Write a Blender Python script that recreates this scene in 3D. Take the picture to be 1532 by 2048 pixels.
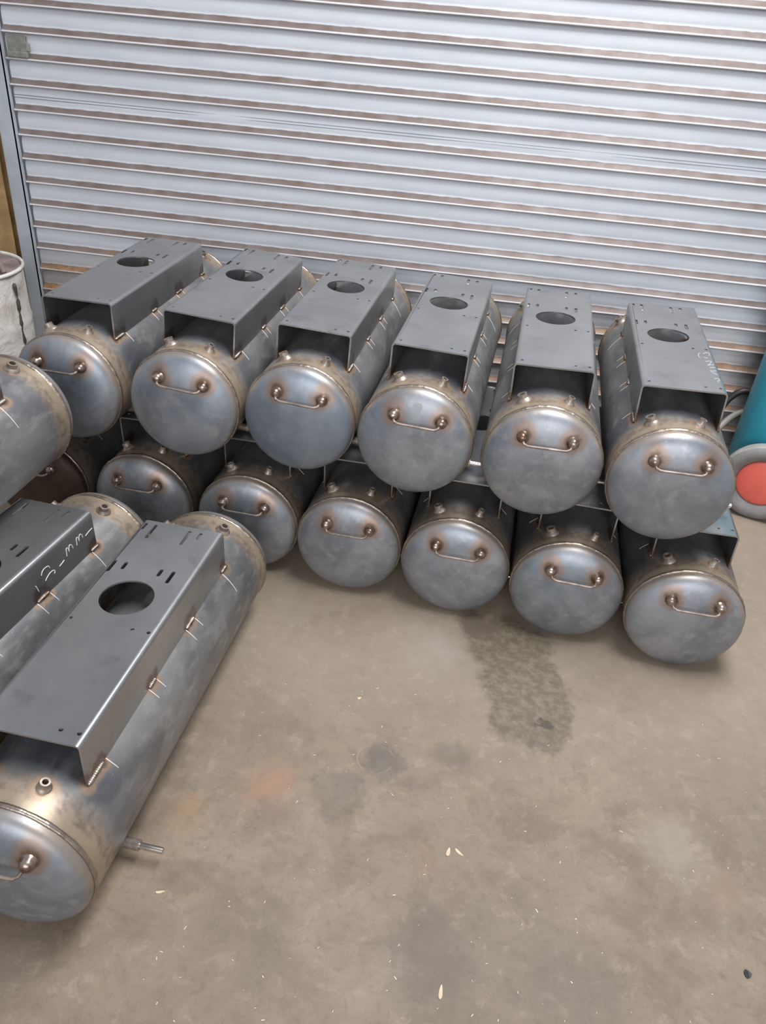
import bpy, bmesh, math, random
from mathutils import Vector, Matrix, noise
import numpy as np
random.seed(7)
for o in list(bpy.data.objects): bpy.data.objects.remove(o)
SC = bpy.context.scene
COL = SC.collection
PI = math.pi
rad = math.radians

# ------------------------------------------------------------------ camera
def make_camera():
    f, C = 1580.99, Vector((1.2752, -3.0902, 1.5119))
    y, p, r = rad(5.4702), rad(-32.9414), rad(4.9124)
    fw = Vector((-math.sin(y)*math.cos(p), math.cos(y)*math.cos(p), math.sin(p)))
    rt = Vector((math.cos(y), math.sin(y), 0)); up = rt.cross(fw)
    rt2 = math.cos(r)*rt + math.sin(r)*up
    up2 = -math.sin(r)*rt + math.cos(r)*up
    cd = bpy.data.cameras.new('camera'); co = bpy.data.objects.new('camera', cd); COL.objects.link(co)
    m = Matrix((rt2, up2, -fw)).transposed().to_4x4(); m.translation = C
    co.matrix_world = m
    cd.sensor_fit = 'VERTICAL'; cd.sensor_height = 36; cd.sensor_width = 27
    cd.lens = f/2048*36; cd.clip_start = .02; cd.clip_end = 100
    SC.camera = co
make_camera()

# ------------------------------------------------------------------ world, lights, exposure
SC.view_settings.view_transform = 'Standard'; SC.view_settings.look = 'None'
SC.view_settings.gamma = 1; SC.view_settings.use_curve_mapping = False
SC.view_settings.exposure = 0.0
w = bpy.data.worlds.new('world'); SC.world = w; w.use_nodes = True
bg = w.node_tree.nodes['Background']; bg.inputs[0].default_value = (.90, .93, 1.0, 1); bg.inputs[1].default_value = .46
def area(name, loc, target, sx, sy, power, col):
    ld = bpy.data.lights.new(name, 'AREA'); ld.shape = 'RECTANGLE'; ld.size = sx; ld.size_y = sy
    ld.energy = power; ld.color = col
    o = bpy.data.objects.new(name, ld); COL.objects.link(o); o.location = loc
    o.rotation_euler = (Vector(target)-Vector(loc)).to_track_quat('-Z', 'Y').to_euler()
    return o
area('overhead_light', (1.9, -1.0, 3.7), (1.85, -1.0, 0), 2.8, 1.1, 200, (.97, .98, 1.0))  # unseen overhead lamp, set low to light the upper tank tier more
area('open_doorway', (1.5, -8.0, 3.0), (1.2, 0, .8), 5.0, 3.0, 290, (.98, .985, 1.0))

# ------------------------------------------------------------------ node helpers
class NT:
    def __init__(s, name):
        s.m = bpy.data.materials.new(name); s.m.use_nodes = True
        s.t = s.m.node_tree; s.b = s.t.nodes['Principled BSDF']
    def n(s, typ, **kw):
        nd = s.t.nodes.new(typ)
        for k, v in kw.items(): setattr(nd, k, v)
        return nd
    def l(s, a, b): s.t.links.new(a, b)
    def set(s, inp, v):
        if hasattr(v, 'is_output') or isinstance(v, bpy.types.NodeSocket): s.l(v, inp)
        elif isinstance(v, (tuple, list)) and len(v) == 3 and inp.type == 'RGBA': inp.default_value = (*v, 1)
        else: inp.default_value = v
    def coord(s, kind='Object'): return s.n('ShaderNodeTexCoord').outputs[kind]
    def pos(s): return s.n('ShaderNodeNewGeometry').outputs['Position']
    def noise(s, vec, scale, detail=4, rough=.55, dist=0, out='Fac'):
        nd = s.n('ShaderNodeTexNoise'); nd.inputs['Scale'].default_value = scale
        nd.inputs['Detail'].default_value = detail; nd.inputs['Roughness'].default_value = rough
        nd.inputs['Distortion'].default_value = dist
        s.l(vec, nd.inputs['Vector']); return nd.outputs[out]
    def math(s, op, a, b=0., c=0., clamp=False):
        nd = s.n('ShaderNodeMath', operation=op); nd.use_clamp = clamp
        s.set(nd.inputs[0], a); s.set(nd.inputs[1], b); s.set(nd.inputs[2], c); return nd.outputs[0]
    def step(s, v, a, b, lo=0., hi=1.):
        nd = s.n('ShaderNodeMapRange'); nd.interpolation_type = 'SMOOTHSTEP'
        s.set(nd.inputs[0], v); nd.inputs[1].default_value = a; nd.inputs[2].default_value = b
        nd.inputs[3].default_value = lo; nd.inputs[4].default_value = hi; return nd.outputs[0]
    def mix(s, f, a, b, mode='MIX'):
        nd = s.n('ShaderNodeMix', data_type='RGBA', blend_type=mode)
        s.set(nd.inputs[0], f); s.set(nd.inputs[6], a); s.set(nd.inputs[7], b); return nd.outputs[2]
    def sep(s, v):
        nd = s.n('ShaderNodeSeparateXYZ'); s.l(v, nd.inputs[0]); return nd.outputs
    def vadd(s, a, b):
        nd = s.n('ShaderNodeVectorMath', operation='ADD'); s.set(nd.inputs[0], a); s.set(nd.inputs[1], b); return nd.outputs[0]
    def vscale(s, a, v):
        nd = s.n('ShaderNodeVectorMath', operation='MULTIPLY'); s.set(nd.inputs[0], a); nd.inputs[1].default_value = v; return nd.outputs[0]
    def dist(s, a, p):
        nd = s.n('ShaderNodeVectorMath', operation='DISTANCE'); s.set(nd.inputs[0], a); nd.inputs[1].default_value = p; return nd.outputs[1]
    def rnd(s):
        """object coordinates shifted by a random amount for every object"""
        r = s.n('ShaderNodeObjectInfo').outputs['Random']
        cb = s.n('ShaderNodeCombineXYZ'); s.l(s.math('MULTIPLY', r, 37.), cb.inputs[0]); s.l(s.math('MULTIPLY', r, 91.), cb.inputs[1])
        return s.vadd(s.coord(), cb.outputs[0]), r
    def bump(s, h, strength=.3, d=.002):
        nd = s.n('ShaderNodeBump'); nd.inputs['Strength'].default_value = strength; nd.inputs['Distance'].default_value = d
        s.l(h, nd.inputs['Height']); s.l(nd.outputs[0], s.b.inputs['Normal'])
    def out(s, col=None, rough=None, metal=None, spec=None):
        if col is not None: s.set(s.b.inputs['Base Color'], col)
        if rough is not None: s.set(s.b.inputs['Roughness'], rough)
        if metal is not None: s.set(s.b.inputs['Metallic'], metal)
        if spec is not None: s.set(s.b.inputs['Specular IOR Level'], spec)
        return s.m
    def attr(s, name): return s.n('ShaderNodeAttribute', attribute_name=name).outputs['Fac']

# ------------------------------------------------------------------ materials
def steel_base(k, v, r, dark=(.10, .115, .14), mid=(.20, .215, .24), lite=(.34, .34, .345)):
    a = k.noise(v, 7, 5, .6, .6); b = k.noise(v, 34, 4, .6)
    c = k.mix(k.step(a, .34, .66), dark, mid)
    c = k.mix(k.math('MULTIPLY', k.step(b, .48, .72), .45), c, lite)
    return c, a, b

def mat_head(bl=.5, name='blued_head_steel'):
    k = NT(name); v, r = k.rnd()
    c, a, b = steel_base(k, v, r, (.21, .225, .25), (.32, .325, .345), (.42, .42, .43))
    blue = k.step(k.noise(v, 3.2, 3), .42, .7)
    c = k.mix(k.math('MULTIPLY_ADD', blue, .5, bl-.5), c, (.20, .25, .305))
    h = k.attr('tint'); hn = k.math('MULTIPLY', h, k.step(k.noise(v, 26, 4), .2, .6, .55, 1.15), clamp=True)
    c = k.mix(k.step(hn, .08, .45, 0, .85), c, (.275, .20, .16))
    c = k.mix(k.step(hn, .45, .85, 0, .9), c, (.11, .06, .035))
    rim = k.attr('rim'); rn = k.math('MULTIPLY', rim, k.step(k.noise(v, 18, 3), .25, .7, .4, 1.1), clamp=True)
    c = k.mix(rn, c, (.34, .285, .235))
    k.bump(k.noise(v, 60, 3), .12, .002)
    return k.out(c, k.step(a, .3, .7, .38, .5), .62, .5)

def mat_shell():
    k = NT('mill_scale_shell_steel'); v, r = k.rnd()
    vs = k.vscale(v, (1., .45, 1.))
    c, a, b = steel_base(k, vs, r, (.165, .165, .172), (.27, .265, .26), (.43, .415, .395))
    y = k.sep(k.coord())[1]
    n = k.noise(v, 22, 4); n2 = k.noise(v, 55, 3)
    yn = k.math('ADD', y, k.math('MULTIPLY', k.math('SUBTRACT', n, .5), .035))
    e1 = k.step(yn, .040, .085, 1, 0); e2 = k.step(yn, .865, .900, 0, 1)
    e = k.math('MAXIMUM', e1, e2)
    tan = k.mix(k.step(n2, .35, .65), (.44, .345, .255), (.27, .205, .155))
    c = k.mix(k.math('MULTIPLY', e, .8), c, tan)
    c = k.mix(k.math('MAXIMUM', k.step(yn, .022, .034, .8, 0), k.step(yn, .912, .922, 0, .8)), c, (.41, .33, .235))
    d1 = k.math('MULTIPLY', k.step(yn, .07, .10, 0, 1), k.step(yn, .12, .20, 1, 0))
    c = k.mix(k.math('MULTIPLY', d1, .45), c, (.10, .11, .14))
    h = k.attr('tint'); hn = k.math('MULTIPLY', h, k.step(n, .25, .65, .5, 1.15), clamp=True)
    c = k.mix(k.step(hn, .15, .5, 0, .8), c, (.36, .25, .17))
    c = k.mix(k.step(hn, .55, .95, 0, .85), c, (.13, .08, .055))
    sp = k.step(k.noise(v, 300, 1), .74, .78, 0, .5)
    c = k.mix(sp, c, (.55, .52, .5))
    k.bump(k.noise(v, 70, 3), .15, .002)
    return k.out(c, k.step(a, .3, .7, .36, .52), .6, .5)

def mat_bracket():
    k = NT('grey_hot_rolled_channel_steel'); v, r = k.rnd()
    a = k.noise(v, 5, 5, .6, .4); b = k.noise(v, 40, 3)
    c = k.mix(k.step(a, .3, .7), (.355, .36, .367), (.44, .442, .445))
    c = k.mix(k.step(b, .55, .8, 0, .25), c, (.44, .44, .44))
    c = k.mix(k.math('MULTIPLY', k.step(k.noise(v, 9, 5), .56, .75), .35), c, (.10, .10, .105))
    h = k.attr('tint'); hn = k.math('MULTIPLY', h, k.step(k.noise(v, 30, 4), .25, .65, .4, 1.15), clamp=True)
    c = k.mix(k.step(hn, .2, .6, 0, .8), c, (.20, .14, .11))
    k.bump(k.noise(v, 90, 2), .08, .001)
    return k.out(c, .30, .86, .5)

def mat_weld(name='weld_bead_metal', c1=(.50, .45, .40), c2=(.20, .14, .10)):
    k = NT(name); v, r = k.rnd()
    n = k.noise(v, 60, 3)
    k.bump(n, .5, .003)
    return k.out(k.mix(k.step(n, .35, .7), c1, c2), .3, .85)

def simple(name, col, rough=.5, metal=0., var=0., scale=20, spec=.5, bump=0):
    k = NT(name); v, r = k.rnd()
    c = col
    if var:
        d = tuple(x*(1-var) for x in col)
        c = k.mix(k.step(k.noise(v, scale, 5), .3, .7), col, d)
    if bump: k.bump(k.noise(v, scale*3, 3), bump, .003)
    return k.out(c, rough, metal, spec)

def mat_slat():
    k = NT('galvanised_shutter_slat'); co = k.coord(); x, y, z = k.sep(co)[:3]
    P = k.pos(); px, py, pz = k.sep(P)[:3]
    n = k.noise(k.vscale(P, (3., 1, 14.)), 1.6, 5, .6)
    c = k.mix(k.step(n, .3, .75), (.60, .62, .655), (.54, .565, .615))
    c = k.mix(k.step(k.noise(P, 18, 5, .65), .62, .8, 0, .35), c, (.42, .46, .53))
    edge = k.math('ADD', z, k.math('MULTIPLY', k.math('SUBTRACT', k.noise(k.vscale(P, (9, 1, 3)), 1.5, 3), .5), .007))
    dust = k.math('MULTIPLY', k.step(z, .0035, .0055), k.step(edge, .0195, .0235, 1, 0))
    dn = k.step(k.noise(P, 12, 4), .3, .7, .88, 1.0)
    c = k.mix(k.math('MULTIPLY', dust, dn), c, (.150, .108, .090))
    lip = k.step(z, .0035, .002)
    c = k.mix(k.math('MULTIPLY', lip, k.step(k.noise(P, 30, 4), .3, .6, .5, .95)), c, (.56, .51, .49))
    # rust climbs from the bottom of the curtain
    rn = k.noise(k.vscale(P, (2.2, 1, 7.)), 1.7, 5, .65)
    rz = k.math('ADD', pz, k.math('MULTIPLY', k.math('SUBTRACT', rn, .5), .35))
    rust = k.step(rz, .60, .40, 0, 1)
    rust = k.math('MULTIPLY', rust, k.step(dust, 0, 1, .42, 1.0))
    rust = k.math('MULTIPLY', rust, k.step(px, -.2, .4, 1, .55))
    c = k.mix(k.math('MULTIPLY', rust, .85), c, k.mix(k.step(k.noise(P, 40, 4), .35, .65), (.42, .22, .085), (.26, .13, .06)))
    # slat colour darkens toward the right-hand jamb
    sn = k.math('ADD', px, k.math('MULTIPLY', k.math('SUBTRACT', k.noise(P, 6, 4), .5), .22))
    jamb_dark = k.math('MULTIPLY', k.step(k.math('ADD', sn, k.math('MULTIPLY', pz, -.06)), 2.27, 2.43, 0, 1), k.step(pz, .92, 1.12, 1, 0))
    c = k.mix(k.math('MULTIPLY', jamb_dark, .85), c, (.055, .04, .035))
    k.bump(k.noise(P, 45, 3), .06, .002)
    return k.out(c, .5, .12, .4)

def mat_floor():
    k = NT('stained_concrete'); P = k.pos(); px, py, pz = k.sep(P)[:3]
    big = k.noise(P, 1.7, 6, .6, .3); med = k.noise(P, 7, 6, .65); fine = k.noise(P, 60, 5, .7); grit = k.noise(P, 230, 3, .7)
    c = k.mix(k.step(big, .32, .68), (.252, .194, .139), (.197, .160, .121))
    c = k.mix(k.step(med, .42, .70, 0, .6), c, (.150, .115, .088))
    c = k.mix(k.step(k.noise(P, 3.1, 5, .6, .8), .55, .72, 0, .40), c, (.315, .262, .20))
    c = k.mix(k.step(k.noise(k.vadd(P, (5, 3, 0)), 2.4, 5, .6), .56, .74, 0, .45), c, (.27, .175, .115))
    m2 = k.noise(k.vadd(P, (9, 4, 0)), 21, 6, .7, .4); m3 = k.noise(k.vadd(P, (2, 8, 0)), 5.2, 6, .68, .9)
    c = k.mix(k.step(m3, .50, .66, 0, .5), c, (.165, .118, .080))
    c = k.mix(k.step(m2, .52, .68, 0, .45), c, (.145, .115, .09))
    c = k.mix(k.step(m2, .46, .34, 0, .35), c, (.33, .27, .205))
    c = k.mix(k.step(fine, .50, .72, 0, .35), c, (.125, .10, .080))
    c = k.mix(k.step(grit, .60, .74, 0, .35), c, (.40, .335, .265))
    c = k.mix(k.step(grit, .40, .30, 0, .45), c, (.15, .12, .095))
    # paler zone by the tank fronts
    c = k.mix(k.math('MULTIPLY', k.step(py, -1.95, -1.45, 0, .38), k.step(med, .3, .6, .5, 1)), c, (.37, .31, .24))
    wob = k.vscale(k.noise(P, 11, 5, .65, out='Color'), (.16, .16, 0)); Pw = k.vadd(P, wob)
    def spot(cx, cy, r, soft=.4, src=None):
        return k.step(k.dist(src or Pw, (cx+.08*(src is None), cy+.08*(src is None), 0)), r*(1+soft*.3), r*(1-soft), 0, 1)
    wet = k.math('MAXIMUM', k.math('MAXIMUM', spot(1.56, -1.62, .125, .2), spot(1.54, -1.50, .125, .2)), spot(1.50, -1.36, .135, .3))
    wet = k.math('MULTIPLY', wet, k.step(k.noise(P, 42, 5, .7), .3, .62, .35, 1.0))
    c = k.mix(k.math('MULTIPLY', wet, .78), c, (.105, .084, .058))
    c = k.mix(spot(1.40, -1.30, .07, .5), c, (.14, .11, .085))
    c = k.mix(k.math('MULTIPLY', spot(1.58, -1.65, .016, .4), .85), c, (.07, .055, .045))
    for (cx, cy, r, f) in ((1.197, -1.835, .060, .62), (1.125, -1.955, .075, .40), (1.375, -1.79, .05, .34), (1.63, -2.32, .12, .30), (1.36, -2.27, .10, .35), (1.0, -2.3, .12, .2)):
        c = k.mix(k.math('MULTIPLY', spot(cx, cy, r, .5), f), c, (.10, .088, .082))
    ring = k.math('MULTIPLY', k.step(k.math('ABSOLUTE', k.math('SUBTRACT', k.dist(P, (1.187, -1.835, 0)), .043)), .0022, .0008, 0, .5), k.step(k.noise(P, 30, 2), .5, .62, 0, .45))
    c = k.mix(ring, c, (.42, .36, .30))
    for (cx, cy, r, f) in ((.96, -1.955, .075, .6), (.80, -2.06, .05, .5), (1.95, -2.02, .06, .25), (1.33, -2.08, .04, .25)):
        c = k.mix(k.math('MULTIPLY', spot(cx, cy, r, .8), f), c, (.33, .19, .12) if cx > .9 else (.30, .18, .09))
    c = k.mix(k.math('MULTIPLY', spot(1.86, -1.93, .09, .8), .28), c, (.40, .36, .31))
    c = k.mix(k.math('MULTIPLY', spot(1.30, -1.42, .10, .9), .4), c, (.36, .33, .29))
    k.bump(k.math('ADD', fine, k.math('MULTIPLY', grit, .6)), .35, .0015)
    return k.out(c, k.step(wet, 0, 1, .62, .42), 0, .35)

M = {}
M['head'] = mat_head(); M['shell'] = mat_shell(); M['bracket'] = mat_bracket(); M['weld'] = mat_weld()
M['seam'] = mat_weld('seam_weld_metal', (.36, .31, .265), (.28, .22, .17))
M['boss'] = mat_weld('boss_steel', (.36, .30, .265), (.17, .10, .07))
M['rod'] = simple('handle_rod_steel', (.33, .265, .225), .48, .55, .5, 40)
M['fit'] = simple('fitting_steel', (.40, .34, .29), .42, .6, .45, 60)
M['pipe'] = simple('bright_pipe_steel', (.62, .58, .56), .22, .9, .25, 50)
M['chalk'] = simple('white_chalk', (.72, .72, .72), .8)
M['chalkfaint'] = simple('faint_chalk', (.33, .33, .33), .8)
M['slat'] = mat_slat(); M['floor'] = mat_floor()
M['guide'] = simple('galvanised_guide', (.44, .475, .52), .42, .15, .18, 9)
M['wall'] = simple('painted_wall', (.30, .31, .32), .8, 0, .2, 4)
M['bluehead'] = mat_head(.9, 'blue_tempered_head_steel')
M['shadehead'] = simple('shade_darkened_head', (.10, .065, .045), .5, .5, .5, 12)  # head colour darkened to stand for shade below the upper tier
M['smudge'] = simple('grey_smudge_paint', (.30, .30, .31), .75)
M['lintel'] = simple('dark_unseen_wall', (.09, .09, .095), .8, 0, .2, 4)  # unseen wall above the shutter, made dark to dim reflections in foreground brackets
M['ochre'] = simple('rusty_ochre_paint', (.42, .27, .11), .6, 0, .45, 11, bump=.3)
M['lock'] = simple('lock_plate_paint', (.25, .245, .215), .5, .2, .35, 40)
M['seamline'] = simple('slat_fold_shade', (.28, .31, .36), .5, .3)
M['board'] = simple('slate_blue_board', (.145, .18, .21), .5, 0, .2, 8)
M['white'] = simple('white_lettering', (.75, .77, .80), .6)
def mat_drum():
    k = NT('dirty_white_drum'); v, r = k.rnd(); 
    n = k.noise(v, 6, 6, .65, .5); n2 = k.noise(v, 24, 5, .6)
    c = k.mix(k.step(n, .45, .72), (.62, .59, .54), (.33, .28, .235))
    c = k.mix(k.step(n2, .58, .72, 0, .7), c, (.16, .13, .11))
    k.bump(n, .5, .02)
    return k.out(c, .5, 0, .4)
M['drum'] = mat_drum()
M['lid'] = simple('grimy_lid', (.26, .20, .18), .6, 0, .5, 14, bump=.5)
M['drip'] = simple('black_drip', (.06, .055, .05), .6, 0, .3, 60)
def mat_teal():
    k = NT('teal_enamel'); v, r = k.rnd()
    c = k.mix(k.step(k.noise(v, 5, 4), .3, .7), (.028, .27, .37), (.04, .33, .45))
    c = k.mix(k.step(k.noise(v, 40, 4), .6, .75, 0, .3), c, (.10, .20, .24))
    return k.out(c, .38, 0, .5)
M['teal'] = mat_teal()
M['rubber'] = simple('grey_rubber', (.215, .205, .20), .65, 0, .25, 18)
M['rubberlight'] = simple('worn_tread_rubber', (.33, .32, .30), .7, 0, .25, 22)
M['red'] = simple('coral_red_plastic', (.72, .13, .10), .38, 0, .12, 7)
M['black'] = simple('black_rubber_hose', (.018, .016, .014), .5)
M['hose'] = simple('grey_hose', (.24, .225, .20), .5, 0, .2, 30)
M['chip'] = simple('pale_wood_chip', (.62, .49, .34), .8)
M['speck'] = simple('metal_chip', (.55, .50, .43), .5, .2)
M['darksteel'] = simple('dark_steel', (.05, .05, .055), .5, .5)

# ------------------------------------------------------------------ mesh helpers
def link(name, me, mat=None, parent=None, smooth=None):
    o = bpy.data.objects.new(name, me); COL.objects.link(o)
    if mat is not None and not me.materials: me.materials.append(mat)
    if parent is not None: o.parent = parent
    return o
def mesh(name, vs, fs, smooth=True, mat=None):
    me = bpy.data.meshes.new(name); me.from_pydata([tuple(v) for v in vs], [], fs); me.update()
    bm = bmesh.new(); bm.from_mesh(me); bmesh.ops.recalc_face_normals(bm, faces=bm.faces); bm.to_mesh(me); bm.free()
    if smooth: me.polygons.foreach_set('use_smooth', [True]*len(me.polygons))
    if mat: me.materials.append(mat)
    return me
def autosmooth(me, ang=35):
    bm = bmesh.new(); bm.from_mesh(me)
    for e in bm.edges:
        if len(e.link_faces) == 2 and e.calc_face_angle(0) > rad(ang): e.smooth = False
    bm.to_mesh(me); bm.free()
def lathe_y(profile, seg=96, closed=False):
    """profile of (radius, y) turned about the y axis"""
    vs, fs = [], []; n = len(profile)
    for r_, y_ in profile:
        for i in range(seg):
            a = 2*PI*i/seg; vs.append((r_*math.cos(a), y_, r_*math.sin(a)))
    m = n if closed else n-1
    for j in range(m):
        for i in range(seg):
            a, b = j*seg+i, j*seg+(i+1) % seg; c, d = ((j+1) % n)*seg+(i+1) % seg, ((j+1) % n)*seg+i
            fs.append((a, b, c, d))
    return vs, fs
def box(x0, x1, y0, y1, z0, z1):
    v = [(x, y, z) for x in (x0, x1) for y in (y0, y1) for z in (z0, z1)]
    return v, [(0, 1, 3, 2), (4, 6, 7, 5), (0, 4, 5, 1), (2, 3, 7, 6), (0, 2, 6, 4), (1, 5, 7, 3)]
def join(parts):
    V, F = [], []
    for v, f in parts:
        o = len(V); V += list(v); F += [tuple(i+o for i in q) for q in f]
    return V, F
def tube(pts, r, seg=10, cap=True):
    pts = [Vector(p) for p in pts]; vs, fs = [], []; n = len(pts)
    rs = r if isinstance(r, (list, tuple)) else [r]*n
    prev = None
    for i, p in enumerate(pts):
        t = (pts[min(i+1, n-1)]-pts[max(i-1, 0)]).normalized()
        if prev is None:
            a = t.orthogonal().normalized()
        else:
            a = (prev - t*prev.dot(t)).normalized()
        prev = a; b = t.cross(a)
        for k_ in range(seg):
            q = 2*PI*k_/seg; vs.append(p + rs[i]*(math.cos(q)*a+math.sin(q)*b))
    for i in range(n-1):
        for k_ in range(seg):
            fs.append((i*seg+k_, i*seg+(k_+1) % seg, (i+1)*seg+(k_+1) % seg, (i+1)*seg+k_))
    if cap:
        fs.append(tuple(range(seg))[::-1]); fs.append(tuple((n-1)*seg+k_ for k_ in range(seg)))
    return vs, fs
def smooth_path(pts, n=8):
    pts = [Vector(p) for p in pts]; out = []
    P = [pts[0]]+pts+[pts[-1]]
    for i in range(1, len(P)-2):
        for j in range(n):
            t = j/n; a, b, c, d = P[i-1], P[i], P[i+1], P[i+2]
            out.append(.5*((2*b)+(-a+c)*t+(2*a-5*b+4*c-d)*t*t+(-a+3*b-3*c+d)*t**3))
    out.append(pts[-1]); return out
def float_attr(me, name, vals):
    at = me.attributes.new(name, 'FLOAT', 'POINT'); at.data.foreach_set('value', vals)
def tag(o, label=None, cat=None, group=None, kind=None):
    for k_, v_ in (('label', label), ('category', cat), ('group', group), ('kind', kind)):
        if v_: o[k_] = v_
    return o
def empty(name, loc=(0, 0, 0), rot=(0, 0, 0)):
    o = bpy.data.objects.new(name, None); o.empty_display_size = .1; COL.objects.link(o)
    o.location = loc; o.rotation_euler = rot; return o

# ------------------------------------------------------------------ setting
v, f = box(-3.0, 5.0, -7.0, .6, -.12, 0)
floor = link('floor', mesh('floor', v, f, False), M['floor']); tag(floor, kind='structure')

# roller shutter: every slat its own piece
PITCH, Z0, XL = .0844, 1.3999, -.5281
door = empty('door_1', (XL, 0, 0)); tag(door, kind='structure')
prof = [(.014, PITCH+.001), (.006, .076), (.001, .068), (-.0012, .060), (-.0022, .045), (-.0015, .030), (.0, .0235),
        (-.004, .0175), (-.011, .009), (-.0160, .0050), (-.0188, .0022), (-.0188, -.0002), (-.0165, -.0020), (-.0125, -.0022),
        (-.0085, -.0008), (-.004, -.0005), (.003, -.003), (.008, -.003)]
def slat_mesh(x1):
    nx = 60; vs, fs = [], []
    for i in range(nx+1):
        x = x1*i/nx
        for j, (y, z) in enumerate(prof):
            wv = .0009*math.sin(x*5.1+j*.2)+.0006*math.sin(x*13.7)
            vs.append((x, y+wv*(j > 0), z+.0005*math.sin(x*8.3)))
    m = len(prof)
    for i in range(nx):
        for j in range(m-1): fs.append((i*m+j, i*m+j+1, (i+1)*m+j+1, (i+1)*m+j))
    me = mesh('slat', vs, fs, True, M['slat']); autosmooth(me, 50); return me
sm = slat_mesh(4.4)
for n_ in range(-9, 17):
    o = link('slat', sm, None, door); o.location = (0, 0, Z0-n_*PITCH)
bb = link('bottom_rail', mesh('bottom_rail', *box(0, 4.4, -.012, .012, .0, Z0-16*PITCH-.004), False), M['slat'], door)
for dz in (.052, .043):
    o = link('fold_line', mesh('fold_line', *tube([(0, -.0008, 0), (4.4, -.0008, 0)], .0010, 6)), M['seamline'], door)
    o.location = (0, -.0014, Z0-4*PITCH+dz)
# guide rail
gv = join([box(-.062, -.004, -.034, -.030, 0, 2.2), box(-.008, -.004, -.034, -.010, 0, 2.2), box(-.062, -.058, -.030, .05, 0, 2.2)])
link('guide_rail', mesh('guide_rail', *gv, False), M['guide'], door)
# end-lock plate at the left end of a slat
lk = join([box(.010, .083, -.010, -.004, .0, .052), box(.010, .088, -.020, -.004, -.018, .002), box(.080, .093, -.012, -.003, .002, .030)])
o = link('end_lock', mesh('end_lock', *lk, False), M['lock'], door); o.location = (0, -.004, Z0-1*PITCH-PITCH+.024)
bv = o.modifiers.new('b', 'BEVEL'); bv.width = .003; bv.segments = 2
# wall beside the door and above it
v, f = box(-3.0, XL-.064, .03, .20, 0, 4.4)
tag(link('wall_back', mesh('wall_back', v, f, False), M['wall']), kind='structure')
v, f = box(XL-.064, 5.0, .03, .20, 2.19, 4.4)
tag(link('wall_lintel', mesh('wall_lintel', v, f, False), M['lintel']), kind='structure')
v, f = box(XL+4.4, 5.0, .03, .20, 0, 2.19)
tag(link('wall_right', mesh('wall_right', v, f, False), M['wall']), kind='structure')
# ochre column
def make_column():
    t = empty('steel_column', (-.640, -.02, 0)); tag(t, 'rusty ochre-painted steel column standing left of the grey shutter guide rail', 'column')
    vs, fs = [], []
    prof_ = [(-.040, -.035), (.038, -.035), (.038, -.029), (.003, -.025), (.003, .010), (.040, .014), (.040, .02), (-.040, .02), (-.040, .014), (-.003, .010), (-.003, -.025), (-.040, -.029)]
    m = len(prof_); nz = 40
    for i in range(nz+1):
        z = 2.4*i/nz
        for x, y in prof_: vs.append((x+.0012*math.sin(z*17+x*90), y, z))
    for i in range(nz):
        for j in range(m): fs.append((i*m+j, i*m+(j+1) % m, (i+1)*m+(j+1) % m, (i+1)*m+j))
    fs += [tuple(range(m))[::-1], tuple(nz*m+j for j in range(m))]
    link('web_and_flanges', mesh('column', vs, fs, False), M['ochre'], t)
    link('foot_plate', mesh('foot', *box(-.045, .042, -.038, .035, 0, .01), False), M['ochre'], t)
make_column()
# notice board with a curved white mark
t = empty('notice_board', (-.80, .022, 0)); tag(t, 'slate-blue board with white marks on the wall left of the ochre column', 'sign')
link('board', mesh('board', *box(-.12, .118, -.006, .006, .45, .95), False), M['board'], t)
link('white_mark', mesh('mark', *tube(smooth_path([(.098, -.007, .672), (.1135, -.007, .664), (.117, -.007, .648), (.110, -.007, .628), (.100, -.007, .622)]), .0026, 8)), M['white'], t)
link('white_mark', mesh('mark', *tube([(.098, -.007, .742), (.106, -.007, .722), (.104, -.007, .700)], .0028, 8)), M['white'], t)

# ------------------------------------------------------------------ the tank
R, RB, L = .1545, .1592, .941
W2, HT, D0, BL = .1042, .2215, .0955, .6851
FITS = [(-.050, .055), (.050, .055), (.048, .905), (-.095, .915)]       # (sideways arc angle set below, y)
FIT_ANG = [(-25, .056, .0125), (18, .054, .009), (21, .895, .0125), (-42, .905, .0125)]
WELDS = [(.097, .150), (.347, .376), (.538, .580), (.755, .785)]
TICKS = [(.162, 40, 54), (.345, 39, 53), (.378, 40, 53), (.536, 40, 55), (.582, 41, 53), (.757, 41, 66)]
def cyl_pt(ang, y, r=R):
    a = rad(ang); return Vector((r*math.sin(a), y, r*math.cos(a)))
def bumpf(d, s): return math.exp(-(d/s)**2)

def shell_mesh():
    seg, ny = 112, 96; vs, fs = [], []; heat = []
    hs = [(cyl_pt(a, y), .026) for a, y, r_ in FIT_ANG]
    for s in (-1, 1):
        for y0, y1 in WELDS:
            for t_ in (0, .5, 1): hs.append((cyl_pt(s*41.6, y0+(y1-y0)*t_), .017))
    hp = np.array([tuple(h[0]) for h in hs]); hw = np.array([h[1] for h in hs])
    for j in range(ny+1):
        y = .002+(L-.004)*j/ny
        for i in range(seg):
            a = 2*PI*i/seg; p = (R*math.sin(a), y, R*math.cos(a)); vs.append(p)
    V = np.array(vs); d = np.linalg.norm(V[:, None]-hp[None], axis=2)
    heat = np.exp(-(d/hw)**2).max(1)
    for j in range(ny):
        for i in range(seg):
            fs.append((j*seg+i, j*seg+(i+1) % seg, (j+1)*seg+(i+1) % seg, (j+1)*seg+i))
    me = mesh('shell', vs, fs, True, M['shell']); float_attr(me, 'tint', heat.astype(np.float32)); return me
BOSS = [(-.056, .085), (.068, .084)]
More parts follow.
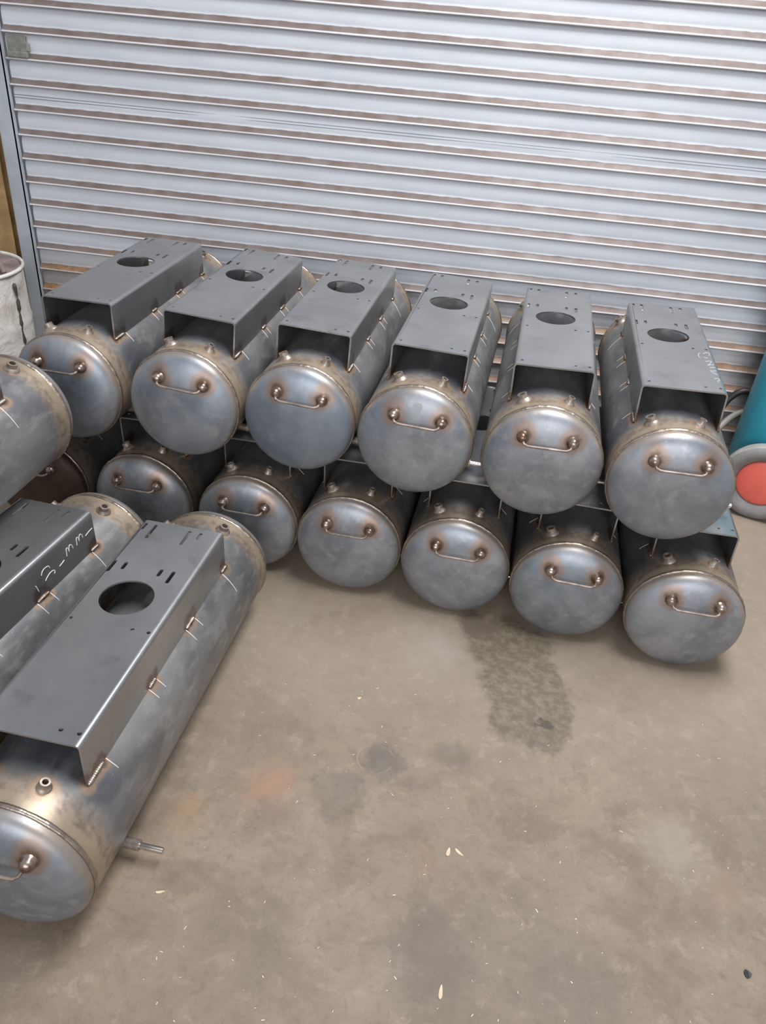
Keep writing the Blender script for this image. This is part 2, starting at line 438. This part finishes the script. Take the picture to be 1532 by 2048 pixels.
def dish_y(r_): # depth of the dished head at radius r_
    h = .046; q = min(1, r_/R); return .011 + h*(1-q**2.5)**(1/2.1)
def head_mesh(bosses=True):
    pr = [(R-.0015, 0.004), (R-.0015, -.011)]
    for k_ in range(1, 30):
        q = 1-(1-k_/29)**2.0 if k_ < 29 else 1
        rr = R*(1-q); rr = R*math.cos(k_/29*PI/2)
        pr.append(((R-.0015)*max(rr/R, 0.0005), -dish_y(rr)))
    vs, fs = lathe_y(pr, 112)
    fs.append(tuple(range((len(pr)-1)*112, len(pr)*112)))
    me = mesh('head', vs, fs, True, M['head'])
    V = np.array(vs); heat = np.zeros(len(V))
    if bosses:
        for bx, bz in BOSS:
            d = np.hypot(V[:, 0]-bx, V[:, 2]-bz-.004); heat = np.maximum(heat, np.exp(-(d/.028)**2))
            d = np.hypot((V[:, 0]-bx)*.9, (V[:, 2]-bz-.02)); heat = np.maximum(heat, .6*np.exp(-(d/.026)**2))
    rr = np.hypot(V[:, 0], V[:, 2]); rim = np.clip((rr-.142)/.012, 0, 1)
    float_attr(me, 'tint', heat.astype(np.float32)); float_attr(me, 'rim', rim.astype(np.float32)); return me
def seam_mesh():
    seg, rs = 240, 10; vs, fs = [], []
    for i in range(seg):
        a = 2*PI*i/seg; tr = .0046+.00018*math.sin(i*PI*.8)+.0003*math.sin(i*.37); cr = R-.0006+.0003*math.sin(i*.9)
        for k_ in range(rs):
            b = 2*PI*k_/rs; r_ = cr+tr*.85*math.cos(b); vs.append((r_*math.sin(a), tr*math.sin(b)*1.15, r_*math.cos(a)))
    for i in range(seg):
        for k_ in range(rs):
            fs.append((i*rs+k_, i*rs+(k_+1) % rs, ((i+1) % seg)*rs+(k_+1) % rs, ((i+1) % seg)*rs+k_))
    return mesh('weld_seam', vs, fs, True, M['seam'])
def bracket_mesh():
    T, br = .0042, .011
    cu = bpy.data.curves.new('plate', 'CURVE'); cu.dimensions = '2D'; cu.fill_mode = 'BOTH'; cu.extrude = T/2
    def poly(pts):
        sp = cu.splines.new('POLY'); sp.points.add(len(pts)-1)
        for p_, q_ in zip(sp.points, pts): p_.co = (q_[0], q_[1], 0, 1)
        sp.use_cyclic_u = True
    xe = W2-br
    poly([(-xe, 0), (xe, 0), (xe, BL), (-xe, BL)])
    def circ(cx, cy, r_, n=12): poly([(cx+r_*math.cos(2*PI*i/n), cy+r_*math.sin(2*PI*i/n)) for i in range(n)])
    def slot(cx, y0, y1, w_=.0088):
        r_ = w_/2; pts = []
        for i in range(7): a = PI*i/6; pts.append((cx+r_*math.cos(a), y1-r_+r_*math.sin(a)))
        for i in range(7): a = PI+PI*i/6; pts.append((cx+r_*math.cos(a), y0+r_+r_*math.sin(a)))
        poly(pts)
    circ(-.006, .3955, .0585, 56)
    for x in (-.085, .0525, .0880): circ(x, .027, .0042); circ(x, .303, .0042)
    slot(-.0905, .644, .673); slot(-.065, .611, .672); slot(.0245, .609, .670); slot(.0535, .641, .669)
    slot(-.0905, .468, .512); slot(-.063, .484, .512); slot(.025, .482, .509); slot(.054, .464, .509)
    ob = bpy.data.objects.new('tmp', cu); COL.objects.link(ob)
    dg = bpy.context.evaluated_depsgraph_get(); me0 = bpy.data.meshes.new_from_object(ob.evaluated_get(dg))
    vs = [(v_.co.x, D0+v_.co.y, HT-T/2+v_.co.z) for v_ in me0.vertices]; fs = [tuple(p_.vertices) for p_ in me0.polygons]
    bpy.data.objects.remove(ob); bpy.data.meshes.remove(me0); bpy.data.curves.remove(cu)
    parts = [(vs, fs)]
    ny = 48; zb = math.sqrt(R*R-W2*W2)+.003
    for s in (-1, 1):
        outer = [(xe, HT)]+[(xe+br*math.sin(a), HT-br+br*math.cos(a)) for a in [PI/2*i/6 for i in range(1, 7)]]
        inner = [(xe, HT-T)]+[(xe+(br-T)*math.sin(a), HT-br+(br-T)*math.cos(a)) for a in [PI/2*i/6 for i in range(1, 7)]]
        for k_ in range(1, 7):
            z = HT-br+(zb-HT+br)*k_/6; outer.append((W2, z)); inner.append((W2-T, z))
        loop = outer+inner[::-1]; m = len(loop); V, F = [], []
        for j in range(ny+1):
            y = D0+BL*j/ny
            for x, z in loop: V.append((s*x, y, z))
        for j in range(ny):
            for i in range(m): F.append((j*m+i, j*m+(i+1) % m, (j+1)*m+(i+1) % m, (j+1)*m+i))
        F += [tuple(range(m)), tuple(ny*m+i for i in range(m))[::-1]] if False else []
        h = len(outer)
        for base in (0, ny*m):
            for i in range(h-1): F.append((base+i, base+i+1, base+m-2-i, base+m-1-i))
        parts.append((V, F))
    V, F = join(parts); me = mesh('bracket', V, F, True, M['bracket'])
    bm = bmesh.new(); bm.from_mesh(me); bmesh.ops.remove_doubles(bm, verts=bm.verts, dist=1e-5)
    bmesh.ops.recalc_face_normals(bm, faces=bm.faces); bm.to_mesh(me); bm.free(); autosmooth(me, 30)
    A = np.array([tuple(v_.co) for v_ in me.vertices]); heat = np.zeros(len(A))
    for y0, y1 in WELDS:
        dy = np.maximum(0, np.maximum(y0-A[:, 1], A[:, 1]-y1)); dz = A[:, 2]-zb
        heat = np.maximum(heat, np.exp(-(dy/.016)**2-(dz/.035)**2))
    float_attr(me, 'tint', heat.astype(np.float32)); return me
def weld_mesh(y0, y1, s):
    n = max(5, int((y1-y0)/.0045)); pts = []; rs = []
    for i in range(n*3+1):
        t_ = i/(n*3); y = y0+(y1-y0)*t_
        pts.append((s*(W2+.0005), y, math.sqrt(R*R-W2*W2)+.0042)); rs.append((.0045+.0011*math.cos(t_*n*2*PI))*(.5+.5*min(1, 6*t_, 6*(1-t_))))
    return mesh('weld', *tube(pts, rs, 8), True, M['weld'])
def fitting_mesh(r_, h=.019):
    prf = [(r_*1.75, -.006), (r_*1.55, .002), (r_*1.2, .006), (r_, .0085), (r_, h), (r_*.62, h), (r_*.62, -.004), (0.0001, -.004)]
    vs, fs = lathe_y(prf, 24); vs = [(x, z, y) for x, y, z in vs]
    me = mesh('fitting', vs, fs, True, M['fit']); autosmooth(me, 40); return me
def boss_mesh():
    prf = [(.0195, .006), (.0160, -.001), (.0138, -.005), (.0134, -.0105), (.0118, -.0150), (.0086, -.0180), (.0045, -.0197), (.0001, -.0202)]
    vs, fs = lathe_y(prf, 20); return mesh('boss', vs, fs, True, M['boss'])
def pts_handle():
    (x0, z0), (x1, z1) = BOSS
    y0 = -dish_y(math.hypot(x0, z0)); y1 = -dish_y(math.hypot(x1, z1)); yo = min(y0, y1)-.028
    return smooth_path([(x0+.002, y0-.006, z0-.003), (x0+.004, y0-.022, z0-.006), (x0+.009, yo+.004, z0-.008), (x0+.018, yo, z0-.009),
                        (.5*(x0+x1), yo-.001, z0-.009), (x1-.018, yo, z1-.009), (x1-.009, yo+.004, z1-.008), (x1-.004, y1-.022, z1-.006), (x1-.002, y1-.006, z1-.003)], 6)
def tick_mesh(y, a0, a1, s, w_=.0011):
    vs, fs = [], []; n = 12
    for i in range(n+1):
        a = a0+(a1-a0)*i/n; ww = w_*(1.15-.7*i/n)
        for d, rr in ((-ww, R-.0002), (-ww*.6, R+.0005), (ww*.6, R+.0005), (ww, R-.0002)): vs.append(cyl_pt(s*a, y+d+.003*i/n, rr))
    for i in range(n):
        for q in range(3): fs.append((i*4+q, i*4+q+1, i*4+4+q+1, i*4+4+q))
    return mesh('tick', vs, fs, True, M['chalk'])

def build_tank():
    root = empty('air_tank')
    def part(name, me, parent=None, **kw):
        o = link(name, me, None, parent or root)
        if parent is None: o.location = (0, 0, RB)      # the root stands at the underside of the shell
        return o
    part('shell', shell_mesh())
    sm_ = seam_mesh(); part('weld_seam', sm_); o = part('weld_seam', sm_); o.location.y = L
    hd = part('dished_head', head_mesh()); rh = part('dished_head', head_mesh(False)); rh.location.y = L; rh.rotation_euler.z = PI
    br = part('mounting_bracket', bracket_mesh())
    for s in (-1, 1):
        for y0, y1 in WELDS: part('weld_bead', weld_mesh(y0, y1, s), br)
    hn = part('handle', mesh('handle', *tube(pts_handle(), .0033, 10), True, M['rod']))
    bm_ = boss_mesh()
    for bx, bz in BOSS:
        o = part('boss', bm_, hn); o.location = (bx, -dish_y(math.hypot(bx, bz))+.002, bz)
        rr = math.hypot(bx, bz); o.rotation_euler = (rad(-10), 0, rad(12 if bx > 0 else -10))
    fm = {}
    for a, y, r_ in FIT_ANG:
        if r_ not in fm: fm[r_] = fitting_mesh(r_)
        o = part('threaded_fitting', fm[r_]); p = cyl_pt(a, y, R-.001)
        o.location = p+Vector((0, 0, RB)); o.rotation_euler = (0, rad(a), 0)
    o = part('drain_pipe', mesh('drain', *tube([(.085, .150, -.121), (.153, .150, -.121)], .0115, 16), True, M['fit']))
    autosmooth(o.data, 40)
    q = part('pipe_stub', mesh('stub', *tube([(.150, .150, -.121), (.203, .150, -.121)], .0068, 14), True, M['pipe']), o); autosmooth(q.data, 40)
    for s in (-1, 1):
        for y, a0, a1 in TICKS: part('chalk_tick', tick_mesh(y, a0+1.5, a1, s))
    return root
def kids(o): return [c for c in bpy.data.objects if c.parent == o]
proto = build_tank()
TREE = [(c, kids(c)) for c in kids(proto)]
def copy_tank():
    r_ = proto.copy(); COL.objects.link(r_)
    for c, gs in TREE:
        c2 = c.copy(); COL.objects.link(c2); c2.parent = r_
        for g_ in gs:
            g2 = g_.copy(); COL.objects.link(g2); g2.parent = c2
    return r_
ZT = .5285
TANKS = [
 # x, y, heading, roll, z of the axis, label, group
 (.1723, -1.1560, -2.01, -.18, ZT, 'steel tank at the left end of the upper tier, beside the white drum', 0),
 (.5144, -1.1670, -2.51, 3.51, ZT, 'second steel tank from the left in the upper tier by the shutter', 0),
 (.8396, -1.1640, -2.94, 2.26, ZT, 'third steel tank from the left in the upper tier, with a bluish head', 0),
 (1.1625, -1.2050, -3.69, 1.36, ZT, 'fourth steel tank of the upper tier, a round smudge above its handle', 0),
 (1.4990, -1.2390, -3.42, -1.99, ZT+.0035, 'fifth steel tank from the left, second from the right end of the upper tier', 0),
 (1.8200, -1.2800, -3.88, -2.55, ZT+.005, 'upper-tier steel tank at the right end, chalk scrawl on its bracket', 0),
 (.006, -1.110, -3.0, 0, RB, 'shade-darkened steel tank almost hidden below the left end of the upper tier', 1),
 (.3456, -1.122, -3.0, -1.5, RB, 'leftmost visible handled tank on the floor, rust-brown around its handle', 1),
 (.6851, -1.161, -3.6, -1.0, RB, 'floor-tier steel tank just behind the big foreground tank', 1),
 (1.0010, -1.201, -3.4, -1.0, RB, 'floor-tier steel tank below the third and fourth upper tanks', 1),
 (1.3175, -1.2336, -3.3, -.6, RB, 'floor-tier steel tank left of the dark oil stain', 1),
 (1.6335, -1.2739, -3.2, .6, RB, 'floor-tier steel tank directly behind the dark oil stain', 1),
 (1.9495, -1.3261, -3.1, -1.2, RB, 'floor-tier steel tank at the right end, bracket corner showing', 1),
 (.5906, -2.3204, -3.29, -.19, RB, 'large foreground steel tank with its bracket facing up and drain pipe out', 2),
 (.1964, -2.3015, -7.54, -1.98, RB, 'foreground tank at the left edge with 3-mm chalked on its dark bracket', 2),
 (.0783, -2.3133, -3.18, -1.81, ZT+.015, 'tank lying on top of the left foreground tank, only its rear end in frame', 2),
]
GR = ['upper tier of tanks against the shutter', 'lower tier of tanks on the floor', 'tanks in the left foreground']
tanks = []
for i, (x, y, th, ph, z, lab, gi) in enumerate(TANKS):
    t = proto if i == 0 else copy_tank()
    th, ph = rad(th), rad(ph)
    e = Matrix.Rotation(th, 3, 'Z') @ Matrix.Rotation(ph, 3, 'Y')
    t.location = Vector((x, y, z)) - e @ Vector((0, 0, RB)); t.rotation_euler = (0, ph, th)
    tag(t, lab, 'tank', GR[gi]); tanks.append(t)
# the half-hidden tank at the left end gets its shade painted in as a dark brown head colour
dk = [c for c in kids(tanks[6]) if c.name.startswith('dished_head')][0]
dk.data = dk.data.copy(); dk.data.materials[0] = M['shadehead']
bh = [c for c in kids(tanks[2]) if c.name.startswith('dished_head')][0]
bh.data = bh.data.copy(); bh.data.materials[0] = M['bluehead']
# round smudge above the handle of the fourth upper tank
vs, fs = [], []
for j in range(6):
    for i in range(28):
        a = 2*PI*i/28; q = .0003+(.0125+.0018*math.sin(3*a))*j/5; x_, z_ = .002+q*math.cos(a)*.9, .112+q*math.sin(a)*1.25
        vs.append((x_, -dish_y(math.hypot(x_, z_)*R/(R-.0015))-.0009, z_))
for j in range(5):
    for i in range(28): fs.append((j*28+i, j*28+(i+1) % 28, (j+1)*28+(i+1) % 28, (j+1)*28+i))
o = link('grey_smudge', mesh('grey_smudge', vs, fs), M['smudge'], [c for c in kids(tanks[3]) if c.name.startswith('dished_head') and c.location.y < .5][0])
o['label'] = 'round grey smudge'
# chalk writing: on the side flange of the left foreground bracket, on the top of the right-hand upper bracket
SIDE = [[(0.5676, 0.1741), (0.5715, 0.1804), (0.5786, 0.1844), (0.5884, 0.1843), (0.5965, 0.1817), (0.5993, 0.1744)], [(0.5767, 0.1522), (0.5842, 0.1575), (0.5975, 0.1618), (0.6093, 0.1604), (0.6139, 0.1556), (0.6102, 0.1497)], [(0.6317, 0.1563), (0.6426, 0.158), (0.6519, 0.1609)], [(0.6638, 0.1640), (0.6649, 0.1730), (0.6655, 0.1815), (0.6688, 0.1845), (0.6733, 0.1810), (0.6750, 0.1700), (0.6763, 0.1800), (0.6812, 0.1855), (0.6879, 0.1810), (0.6907, 0.1700)], [(0.7064, 0.1675), (0.7075, 0.1765), (0.7081, 0.1850), (0.7114, 0.1880), (0.7159, 0.1845), (0.7176, 0.1735), (0.7189, 0.1835), (0.7238, 0.1890), (0.7305, 0.1845), (0.7333, 0.1735)], [(0.7438, 0.172), (0.7584, 0.1753), (0.7738, 0.1766)], [(0.5426, 0.1619), (0.5458, 0.1535), (0.5488, 0.1413)]]
TOP = [[(0.0673, 0.3638), (0.0615, 0.3559), (0.0605, 0.3354), (0.0647, 0.3307)], [(0.0739, 0.3616), (0.0836, 0.3727), (0.0919, 0.3669), (0.0893, 0.352)], [(0.0723, 0.3369), (0.0784, 0.3307), (0.084, 0.3324)], [(0.0734, 0.3017), (0.0823, 0.3082), (0.0888, 0.3062), (0.0821, 0.2849), (0.0755, 0.2753), (0.0871, 0.2825), (0.0930, 0.2846)], [(0.0788, 0.2592), (0.0887, 0.264), (0.0932, 0.2633)], [(0.0774, 0.2383), (0.0837, 0.2365), (0.0922, 0.2408)], [(0.0777, 0.2402), (0.0822, 0.225), (0.0931, 0.2142)], [(0.0806, 0.1832), (0.0889, 0.1873), (0.0925, 0.1746), (0.0864, 0.169), (0.0881, 0.1625)]]
def writing(tank, strokes, fn, r_, mat, label):
    vf = [tube(smooth_path([fn(p) for p in s], 5), r_, 6) for s in strokes]
    br = [c for c in kids(tank) if c.name.startswith('mounting_bracket')][0]
    o = link('chalk_writing', mesh('chalk_writing', *join(vf)), M[mat], br); o['label'] = label
writing(tanks[14], SIDE, lambda p: (W2+.0002, p[0], p[1]), .0009, 'chalk', 'white handwritten chalk 3-mm')
writing(tanks[5], TOP, lambda p: (p[0], p[1], HT+.0001), .0016, 'chalkfaint', 'faint white chalk scrawl')

# ------------------------------------------------------------------ white drum
def make_drum():
    dr = .19; t = empty('drum', (-.457, -.620, 0)); tag(t, 'dirty white drum with crumpled lid and black drip, beside the guide rail', 'drum')
    seg, nz = 72, 50; vs, fs = [], []
    for j in range(nz+1):
        z = .655*j/nz
        rr = dr+.004*max(0, 1-abs(z-.24)/.012)+.004*max(0, 1-abs(z-.47)/.012)
        for i in range(seg):
            a = 2*PI*i/seg; d = .006*noise.noise(Vector((math.cos(a)*3, math.sin(a)*3, z*6)))*(1 if 0 < j < nz else 0)
            vs.append(((rr+d)*math.cos(a), (rr+d)*math.sin(a), z))
    for j in range(nz):
        for i in range(seg): fs.append((j*seg+i, j*seg+(i+1) % seg, (j+1)*seg+(i+1) % seg, (j+1)*seg+i))
    fs.append(tuple(range(seg))[::-1])
    link('body', mesh('body', vs, fs), M['drum'], t)
    V, F = lathe_y([(dr-.004, -.006), (dr+.004, -.005), (dr+.006, .0), (dr+.004, .006), (dr-.003, .007)], 72, True)
    o = link('rim', mesh('rim', [(x, z, y) for x, y, z in V], F), M['drum'], t); o.location.z = .653
    vs, fs = [(0, 0, .0)], []; nr = 14
    for j in range(1, nr+1):
        rr = (dr-.003)*j/nr
        for i in range(seg):
            a = 2*PI*i/seg; z = .010*noise.noise(Vector((math.cos(a)*rr*16, math.sin(a)*rr*16, 3)))*(1-(j/nr)**4)
            vs.append((rr*math.cos(a), rr*math.sin(a), z))
    for i in range(seg): fs.append((0, 1+i, 1+(i+1) % seg))
    for j in range(nr-1):
        for i in range(seg): fs.append((1+j*seg+i, 1+j*seg+(i+1) % seg, 1+(j+1)*seg+(i+1) % seg, 1+(j+1)*seg+i))
    o = link('lid', mesh('lid', vs, fs), M['lid'], t); o.location.z = .649
    # folded flap on the lid edge
    pts = smooth_path([(.03, -.10+.2, .012), (.09, .05, .020), (.135, .01, .016), (.170, -.03, .010)], 6)
    o = link('lid_fold', mesh('fold', *tube(pts, [.010*(1-.5*abs(i/(len(pts)-1)-.5)) for i in range(len(pts))], 8)), M['lid'], t); o.location.z = .649
    a = rad(-6); pp = []
    for i in range(40):
        z = .62-i*.0125; aa = a+.02*math.sin(i*.35)+.0012*i; pp.append(((dr+.0022)*math.cos(aa), (dr+.0022)*math.sin(aa), z))
    o = link('black_drip', mesh('drip', *tube(pp, [.0045+.0022*math.sin(i*1.3)+.0012*math.sin(i*2.9) for i in range(40)], 8)), M['drip'], t)
make_drum()

# ------------------------------------------------------------------ trolley with teal cylinder on the right
def make_trolley():
    az = rad(-20)     # wheel axle direction turned to the right of the wall normal
    t = empty('cylinder_trolley', (2.385, -.445, .001), (0, 0, az)); tag(t, 'trolley with a coral-red wheel at the right edge, in front of the teal cylinder', 'trolley')
    wr = .143
    tyre = [(wr-.040, -.030), (wr-.030, -.036), (wr-.012, -.034), (wr-.003, -.026), (wr, -.012), (wr, .012), (wr-.003, .026), (wr-.012, .034), (wr-.03, .036), (wr-.058, .030), (wr-.060, -.010), (wr-.052, -.020)]
    V, F = lathe_y(tyre, 72, True); wh = link('wheel', mesh('tyre', V, F), M['rubber'], t); wh.location = (0, 0, wr)
    V, F = lathe_y([(wr-.0035, -.0265), (wr+.0006, -.013), (wr+.0006, .013), (wr-.0035, .0265)], 72)
    link('tread', mesh('tread', V, F), M['rubberlight'], wh)
    V, F = lathe_y([(.0855, -.010), (.0845, -.018), (.081, -.020), (.070, -.0225), (.045, -.026), (.018, -.028), (.0001, -.0285)], 72)
    link('hub', mesh('hub', V, F), M['red'], wh)
    V, F = tube([(0, -.02, wr), (.0, .05, wr)], .012, 14); link('axle', mesh('axle', V, F), M['darksteel'], t)
    V, F = join([box(-.02, .34, .10, .43, .030, .038), box(.02, .12, .040, .10, .03, .038)])
    link('foot_plate', mesh('foot_plate', V, F, False), M['darksteel'], t)
    for x, y_ in ((.30, .42), (.33, .12)):
        V, F = tube([(x, y_, .034), (x+.03, y_+.02, 1.15)], .012, 12); link('upright_tube', mesh('upright', V, F), M['darksteel'], t)
    V, F = tube([(.30, .30, .030), (.30, .30, .0)], .012, 10); link('rear_foot', mesh('rf', V, F), M['darksteel'], t)
    # the cylinder
    c = empty('gas_cylinder', (2.442, -.255, .042), (rad(-.5), rad(1.2), 0)); tag(c, 'teal gas cylinder standing on the trolley at the right edge', 'gas cylinder')
    cr = .132; pr = [(0.0001, .0), (.10, .0), (.122, .006), (cr, .03), (cr, .95), (cr*.97, 1.0), (cr*.85, 1.06), (cr*.6, 1.11), (.035, 1.13), (.03, 1.17), (.0001, 1.17)]
    V, F = lathe_y(pr, 72); link('body', mesh('cyl_body', [(x, z, y) for x, y, z in V], F), M['teal'], c)
    V, F = lathe_y([(.030, 1.16), (.032, 1.165), (.032, 1.20), (.012, 1.205), (.012, 1.24), (.03, 1.24), (.03, 1.26), (.0001, 1.262)], 24)
    link('valve', mesh('valve', [(x, z, y) for x, y, z in V], F), M['darksteel'], c)
make_trolley()
def hose(name, pts, r_, mat, lab):
    o = link(name, mesh(name, *tube(smooth_path(pts, 10), r_, 12)), M[mat]); tag(o, lab, 'hose'); return o
hose('rubber_hose', [(2.42, -.10, .33), (2.345, -.10, .345), (2.30, -.10, .31), (2.275, -.11, .25), (2.28, -.12, .18), (2.30, -.13, .10), (2.34, -.14, .03), (2.42, -.08, .013), (2.5, -.075, .013)], .0125, 'black', 'black rubber hose looped between the upper-right tank and the teal cylinder')
hose('flexible_hose', [(2.40, -.09, .27), (2.335, -.115, .25), (2.28, -.16, .215), (2.24, -.20, .16), (2.20, -.235, .08), (2.17, -.26, .014), (2.10, -.30, .0125)], .0125, 'hose', 'grey hose curving down behind the right-hand tanks')

# ------------------------------------------------------------------ litter on the floor
def chip(x, y, l, w_, rz, lab, mat='chip', name='wood_chip', cat='wood chip'):
    n = 14; vs = []
    for zz in (0, .0022):
        for i in range(n):
            a = 2*PI*i/n; k_ = 1-.35*math.cos(a)
            vs.append((l*.5*math.cos(a), w_*.5*math.sin(a)*k_, zz+(.0012*math.cos(2*a) if zz else 0)))
    fs = [tuple(range(n))[::-1], tuple(n+i for i in range(n))]+[(i, (i+1) % n, n+(i+1) % n, n+i) for i in range(n)]
    o = link(name, mesh(name, vs, fs, False), M[mat]); o.location = (x, y, 0.0002); o.rotation_euler.z = rz; tag(o, lab, cat, 'scraps on the concrete'); return o
chip(1.3838, -2.335, .026, .007, rad(88), 'long pale wood chip alone near the bottom edge')
chip(1.377, -2.049, .021, .008, rad(80), 'upright wedge-shaped wood chip beside a bent one')
chip(1.400, -2.046, .023, .006, rad(-38), 'slanting pale wood chip right of the wedge-shaped one')
chip(.818, -2.245, .018, .005, rad(20), 'curled pale scrap near the foreground tank head')
chip(1.118, -1.654, .011, .007, rad(30), 'small pale flake in the middle of the floor')
o = chip(1.964, -2.198, .014, .016, 0, 'dark nut lying near the lower right corner', 'darksteel', 'hex_nut', 'nut')
rng = random.Random(3); V, F = [], []
for i in range(280):
    x, y = rng.uniform(.70, 2.4), -1.35-1.25*rng.random()**.75
    s = rng.choice((.0007, .0008, .001, .0012, .0017)); a = rng.uniform(0, PI); l = s*rng.uniform(1, 2.6)
    if x < .83 and y < -1.3: continue
    c_, s_ = math.cos(a), math.sin(a); q = []
    for dx, dy in ((-l, -s*.5), (l, -s*.5), (l, s*.5), (-l, s*.5)): q.append((x+dx*c_-dy*s_, y+dx*s_+dy*c_))
    b = len(V); V += [(*p, .0002) for p in q]+[(p[0], p[1], .0013) for p in q]
    F += [(b, b+3, b+2, b+1), (b+4, b+5, b+6, b+7)]+[(b+k_, b+(k_+1) % 4, b+4+(k_+1) % 4, b+4+k_) for k_ in range(4)]
o = link('debris', mesh('debris', V, F, False), M['speck']); tag(o, 'tiny bright metal and wood crumbs scattered over the concrete', 'debris', kind='stuff')
